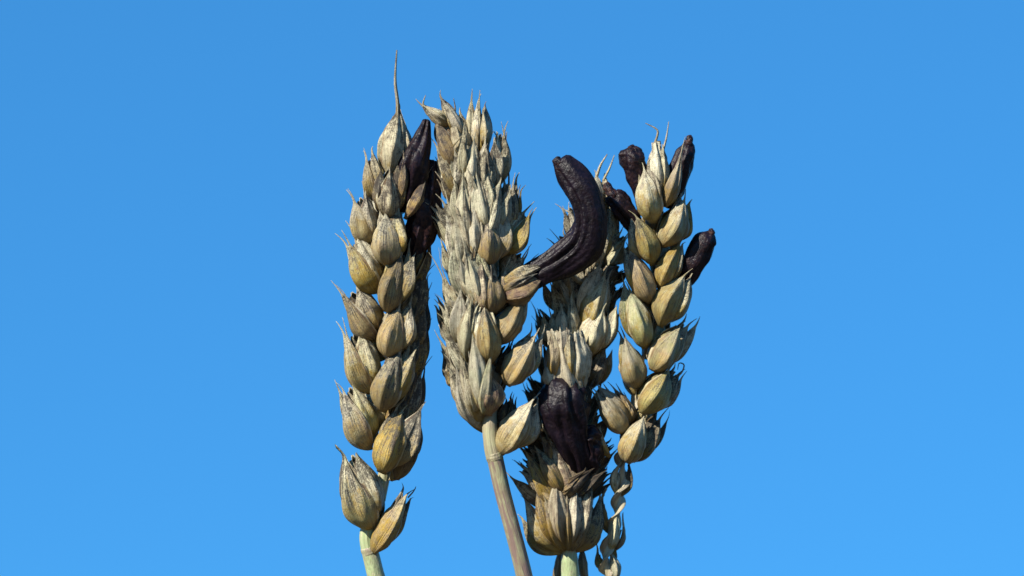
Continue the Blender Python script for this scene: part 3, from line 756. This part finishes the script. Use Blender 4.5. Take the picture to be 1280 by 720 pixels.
# brown husks at the lower left and right
BR = (0.50, .50, 0, .55)
sp3 = spikelet(ear, (708, 620), (680, 535), 38, -18, (Z3 + 28, Z3 + 36), (0.50, .5, 0, .65), 0, beak=4, rough=2.2)
lone(sp3, (690, 545), (680, 512), 17, -10, (Z3 + 36, Z3 + 38), (0.8, .3, 0, .3), 'lemma', beak=3)
sp3 = spikelet(ear, (708, 622), (660, 566), 38, -22, (Z3 + 30, Z3 + 34), BR, 0, beak=5, rough=2.4)
lone(sp3, (706, 618), (670, 560), 22, -5, (Z3 + 44, Z3 + 42), (0.55, .5, 0, .6), 'lemma', beak=4, rough=2.4)
sp3 = spikelet(ear, (704, 624), (652, 592), 32, -25, (Z3 + 26, Z3 + 28), BR, 2, beak=6, rough=2.2)
sp3 = spikelet(ear, (706, 620), (740, 588), 24, 15, (Z3 + 44, Z3 + 44), (0.15, 1, 0, .9), 1, beak=4, rough=2.4)
lone(sp3, (702, 616), (728, 592), 14, -10, (Z3 + 48, Z3 + 48), (0.15, 1, 0, .9), 'lemma', beak=3, rough=2.4)
lone(sp3, (762, 572), (750, 536), 11, 10, (Z3 + 34, Z3 + 36), (0.85, .3, .1, .2), 'lemma', beak=4, curl=-.12)
lone(sp3, (754, 566), (744, 545), 9, 0, (Z3 + 36, Z3 + 36), (0.8, .4, .1, .2), 'lemma', beak=3)
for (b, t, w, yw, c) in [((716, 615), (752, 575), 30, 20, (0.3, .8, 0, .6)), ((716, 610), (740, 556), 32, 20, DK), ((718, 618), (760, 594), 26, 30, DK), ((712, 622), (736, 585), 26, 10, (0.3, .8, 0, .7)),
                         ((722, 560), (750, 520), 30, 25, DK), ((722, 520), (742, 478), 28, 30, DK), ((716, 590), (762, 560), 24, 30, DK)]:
    spikelet(ear, b, t, w, yw, (Z3 + 14, Z3 + 16), c, 1, beak=6, rough=2)
SHAG = 0
EXT = 0.0
# bottom fan of husks
FA = (0.50, .42, .05, .55)
for (t, w, yw, z, c) in [((658, 622), 22, -50, 8, (0.55, .45, .15, .45)), ((673, 606), 22, -28, 20, FA), ((696, 592), 26, -8, 28, (0.65, .35, .05, .3)), ((720, 602), 23, 8, 28, (0.7, .35, .2, .25)),
                         ((738, 602), 22, 26, 20, (0.65, .4, .05, .3)), ((748, 619), 23, 46, 8, (0.55, .5, .05, .25)), ((654, 646), 20, -68, 0, (0.35, .55, .1, .4)), ((743, 638), 20, 60, 4, (0.35, .6, .1, .3)),
                         ((682, 624), 18, -20, 30, (0.45, .5, .1, .6)), ((730, 626), 17, 16, 30, (0.5, .5, .1, .5)), ((709, 622), 16, 0, 36, (0.5, .5, .1, .5))]:
    q = (t[0] - 704) / 46.0
    B0, T0 = K(711, 691, Z3 + 16), K(t[0], t[1], Z3 + 12 + z)
    sp = husk('spikelet', ear, B0, B0 + (T0 - B0) * .8, w * .5, yw, jit(c), beak=0, closed=True, nu=15, nv=14, bow=.2)
    husk('glume', sp, B0, T0, w * 1.22, yw, jit(c), beak=4, bend=(q * 3, 2), bow=.20, hook=.04, peak=.44, bulge=.5, keel=.26, rough=1.8, taper=1.1)
awn(ear.children[-1], [(750, 624, Z3 + 10), (755, 618, Z3 + 10), (753, 611, Z3 + 10)], 1.8, (.1, 1, 0, .4))
# far row
for (b, t, w) in [((716, 650), (735, 590), 34), ((700, 620), (685, 560), 34), ((716, 570), (732, 510), 34), ((700, 530), (688, 470), 34), ((722, 480), (738, 420), 32),
                  ((714, 430), (705, 375), 32), ((738, 400), (756, 345), 32), ((735, 350), (725, 300), 30), ((745, 310), (760, 262), 26)]:
    spikelet(ear, b, t, w, 170, shag=0, z=(Z3 - 22, Z3 - 34), col=GR, sides=3)
g = ergot(ear, [(729, 602, Z3 + 30), (723, 574, Z3 + 44), (714, 545, Z3 + 54), (706, 515, Z3 + 58), (704, 494, Z3 + 56), (705, 480, Z3 + 50)], [9, 16, 23, 31, 31, 22],
          'thick blunt purple black ergot low on the front of the ear', n=70, ns=64, flat=.75, groove=.16, ngroove=3, vscale=2, brown=.03, lump=.13, creases=((-.3, .16, .12), (.5, .14, .1), (-1.0, .1, .08)))
ergot(ear, [(738, 588, Z3 + 34), (738, 568, Z3 + 44), (735, 548, Z3 + 46), (728, 540, Z3 + 46)], [9, 15, 17, 12], 'small knobbly dark ergot lobe tucked behind the blunt one', lump=.2, wrink=.06)

# ================================================================== EAR 4, right
f4 = foot_of(760, 0.02)
ear = empty('wheat_ear', f4, 'slim olive wheat ear at right with four short ergots and a shrivelled twisted base', 'wheat ear')
Z4 = -30
G4 = (0.30, .35, .40, .10)
G5 = (0.28, .36, .40, .14)
# twisted rachis at the bottom
tube('rachis', ear, path([(768, 735, Z4), (759, 714, Z4 + 6), (757, 692, Z4 + 8), (763, 668, Z4 + 7), (771, 646, Z4 + 6), (773, 622, Z4 + 6), (779, 598, Z4 + 6), (777, 575, Z4 + 2), (780, 556, Z4), (790, 520, Z4 - 4), (802, 460, Z4 - 8), (812, 390, Z4 - 8),
     (822, 320, Z4 - 8), (822, 250, Z4 - 6)]), [10, 10, 10, 9, 10, 10, 9, 9, 8, 7, 7, 7, 6, 4], STRAW, (0.15, 0.55, .6, 0), n=220, ns=20, flat=.34, twist=34, groove=.14, lump=.14, wrink=.04, vscale=6)
SHR = dict(rough=2.0, bulge=.4, keel=.3, rag=.05)
def shrivel(b, t, w, yaw, c, dz=3, **kw):
    d = dict(SHR); d.update(kw)
    sp = husk('spikelet', ear, K(*b, Z4 + dz - 2), K((b[0] * .2 + t[0] * .8), (b[1] * .2 + t[1] * .8), Z4 + dz), w * .5, yaw, jit(c), beak=0, closed=True, nu=13, nv=12, rough=2.5)
    husk('glume', sp, K(*b, Z4 + dz), K(*t, Z4 + dz + 3), w * .92, yaw, jit(c), **d)
shrivel((773, 622), (786, 582), 15, 40, (0.35, .8, .1, .4), 4, beak=2, curl=.14)
shrivel((770, 618), (777, 578), 11, -30, (0.85, .3, .2, .1), 8, beak=2, curl=-.08)
shrivel((763, 664), (753, 622), 11, -50, (0.5, .7, .1, .4), 2, beak=9, bend=(5, 3), curl=-.10)
shrivel((762, 668), (748, 632), 9, -50, (0.4, .7, .1, .5), 0, beak=6, bend=(3, 3), curl=-.10)
shrivel((762, 690), (771, 640), 13, -5, (0.9, .15, .1, .1), 8, beak=3, curl=.08)
shrivel((766, 690), (779, 655), 8, 25, (0.6, .3, 0, .5), 2, beak=10, bend=(0, 4), curl=.16)
shrivel((760, 716), (747, 688), 12, -30, (0.45, .7, .1, .4), 3, beak=12, bend=(-4, 7), curl=-.15)
shrivel((768, 728), (762, 690), 14, 10, (0.9, .15, .1, .05), 8, beak=3, curl=.14)
shrivel((770, 700), (760, 676), 9, 50, (0.3, .8, .1, .4), 0, beak=3)
stem_to_ground(ear, [(766, 728, Z4 - 2), (769, 740, Z4 - 4), (770, 756, Z4 - 5)], [8, 9, 9], (0.5, .7, .5, 0), f4)
# top
s = spikelet(ear, (823, 250), (819, 180), 32, 0, (Z4 + 8, Z4 + 12), (0.95, .4, 0, .03), 0, beak=2, rough=2, blunt=.4, rag=.05, peak=.5)
lone(s, (828, 244), (829, 184), 20, 12, (Z4 + 14, Z4 + 14), (0.9, .3, 0, .03), 'lemma', beak=4, rough=1.6)
awn(s, [(816, 186, Z4 + 8), (822, 168, Z4 + 8), (820, 161, Z4 + 8), (807, 154, Z4 + 8)], 1.9, (.8, .4, 0, .1))
awn(s, [(829, 188, Z4 + 8), (833, 172, Z4 + 8), (836, 152, Z4 + 8)], 1.7, (.85, .2, 0, .1))
spikelet(ear, (818, 279), (807, 212), 36, -6, (Z4 + 18, Z4 + 26), (0.34, .38, .1, .15), 1, beak=6, bend=(-1, 3), spread=.5)
s = spikelet(ear, (832, 258), (842, 215), 24, 14, (Z4 + 12, Z4 + 20), (0.42, .35, .05, .15), 0, beak=4)
lone(s, (831, 259), (853, 186), 20, -10, (Z4 + 20, Z4 + 30), (0.5, .4, 0, .25), 'lemma', beak=10, bend=(3, 6), bulge=.5, taper=1.9, peak=.33)
# rows
spikelet(ear, (828, 309), (857, 251), 38, 10, (Z4 + 14, Z4 + 22), (0.30, .38, .05, .15), 1, beak=8, bend=(3, 6), spread=.5)
spikelet(ear, (815, 332), (794, 272), 36, -8, (Z4 + 16, Z4 + 24), (0.34, .40, .10, .18), 2, beak=8, bend=(-2, 2), spread=.4)
spikelet(ear, (825, 362), (851, 304), 30, 6, (Z4 + 12, Z4 + 20), (0.26, .22, .10, .12), 1, beak=7, bend=(4, 3), spread=.3)
spikelet(ear, (813, 379), (786, 313), 35, -10, (Z4 + 16, Z4 + 24), (0.45, .42, .10, .34), 2, beak=8, bend=(-3, 2), spread=.4)
spikelet(ear, (826, 409), (857, 346), 42, 8, (Z4 + 16, Z4 + 24), G5, 1, beak=9, bend=(4, 3), spread=.4)
spikelet(ear, (806, 436), (785, 362), 37, -10, (Z4 + 16, Z4 + 24), (0.40, .25, .55, .08), 2, beak=8, bend=(-3, 2), spread=.4)
spikelet(ear, (814, 463), (848, 408), 40, 6, (Z4 + 18, Z4 + 26), (0.24, .36, .38, .1), 0, beak=8, bend=(3, 2))
spikelet(ear, (820, 462), (861, 408), 30, 35, (Z4 + 4, Z4 + 8), (0.4, .5, .1, .3), 1, beak=9, bend=(6, 2))
spikelet(ear, (796, 486), (780, 424), 35, -10, (Z4 + 16, Z4 + 22), (0.45, .25, .35, .10), 2, beak=12, bend=(-2, 4), spread=.3)
spikelet(ear, (800, 516), (834, 462), 40, 4, (Z4 + 18, Z4 + 26), G5, 0, beak=7, bend=(4, 2))
s = spikelet(ear, (806, 516), (850, 468), 30, 38, (Z4 + 4, Z4 + 8), (0.4, .55, .1, .3), 1, beak=6, bend=(4, 2))
awn(s, [(848, 470, Z4 + 10), (853, 464, Z4 + 12), (855, 456, Z4 + 10), (849, 454, Z4 + 8), (847, 462, Z4 + 6)], 1.3, (.3, .8, 0, .3))
s = spikelet(ear, (785, 541), (748, 491), 32, -12, (Z4 + 14, Z4 + 22), (0.50, .45, .05, .42), 1, beak=8, bend=(-5, 2), spread=.5, rough=1.4)
for (b, t) in [((784, 536), (760, 488)), ((786, 532), (768, 486)), ((788, 530), (776, 490)), ((789, 528), (784, 500))]:
    lone(s, b, t, 16, 20, (Z4 + 6, Z4 + 8), (0.5, .6, 0, .5), 'lemma', beak=8, bend=(-3, 3), rough=2)
spikelet(ear, (784, 579), (806, 523), 38, 0, (Z4 + 18, Z4 + 26), (0.36, .36, .15, .10), 0, beak=3)
spikelet(ear, (790, 577), (826, 524), 30, 40, (Z4 + 4, Z4 + 8), DK, 1, beak=10, bend=(4, 5))
# far row
for (b, t, w) in [((796, 545), (812, 490), 28), ((800, 500), (788, 445), 28), ((810, 450), (828, 395), 28), ((812, 400), (800, 345), 28), ((820, 350), (836, 295), 28), ((822, 300), (812, 245), 26)]:
    spikelet(ear, b, t, w, 170, shag=0, z=(Z4 - 16, Z4 - 26), col=GR, sides=3)
# ergots
def capped(pp, rr, label, cap, cr, **kw):
    g = ergot(ear, pp, rr, label, **kw)
    tube('ergot_cap', g, path(cap), cr, ERGOT, (0, 0, 0, .35), n=10, ns=14, lump=.22, wrink=.09)
capped([(806, 268, Z4 + 6), (803, 244, Z4 + 10), (797, 220, Z4 + 12), (791, 202, Z4 + 12), (787, 190, Z4 + 10)], [8, 10, 13, 16, 15],
       'blunt ergot at the upper left of the tip husk', [(790, 192, Z4 + 14), (788, 186, Z4 + 14), (792, 183, Z4 + 12)], [5, 4, 3], groove=.22)
capped([(834, 258, Z4 + 2), (842, 238, Z4 + 8), (850, 214, Z4 + 12), (857, 194, Z4 + 12), (861, 180, Z4 + 10)], [9, 14, 15, 13, 7],
       'ergot at the upper right of the tip, half wrapped in its husk', [(860, 182, Z4 + 12), (862, 175, Z4 + 12), (861, 170, Z4 + 12)], [6, 5, 3.5], groove=.16)
capped([(800, 296, Z4 + 2), (789, 276, Z4 + 8), (777, 258, Z4 + 12), (767, 244, Z4 + 12)], [9, 13, 14, 12],
       'ergot on the left side leaning towards the great curved one', [(768, 246, Z4 + 14), (762, 238, Z4 + 14), (758, 230, Z4 + 12)], [8, 6, 5], groove=.2)
capped([(852, 356, Z4), (862, 338, Z4 + 6), (873, 318, Z4 + 10), (883, 300, Z4 + 10), (887, 293, Z4 + 8)], [10, 15, 16, 14, 8],
       'ergot standing out on the right side above the middle', [(884, 296, Z4 + 12), (889, 291, Z4 + 12), (888, 287, Z4 + 10)], [5, 4.5, 3], groove=.12)

for o in bpy.data.objects:
    if '_w' in o:
        del o['_w']
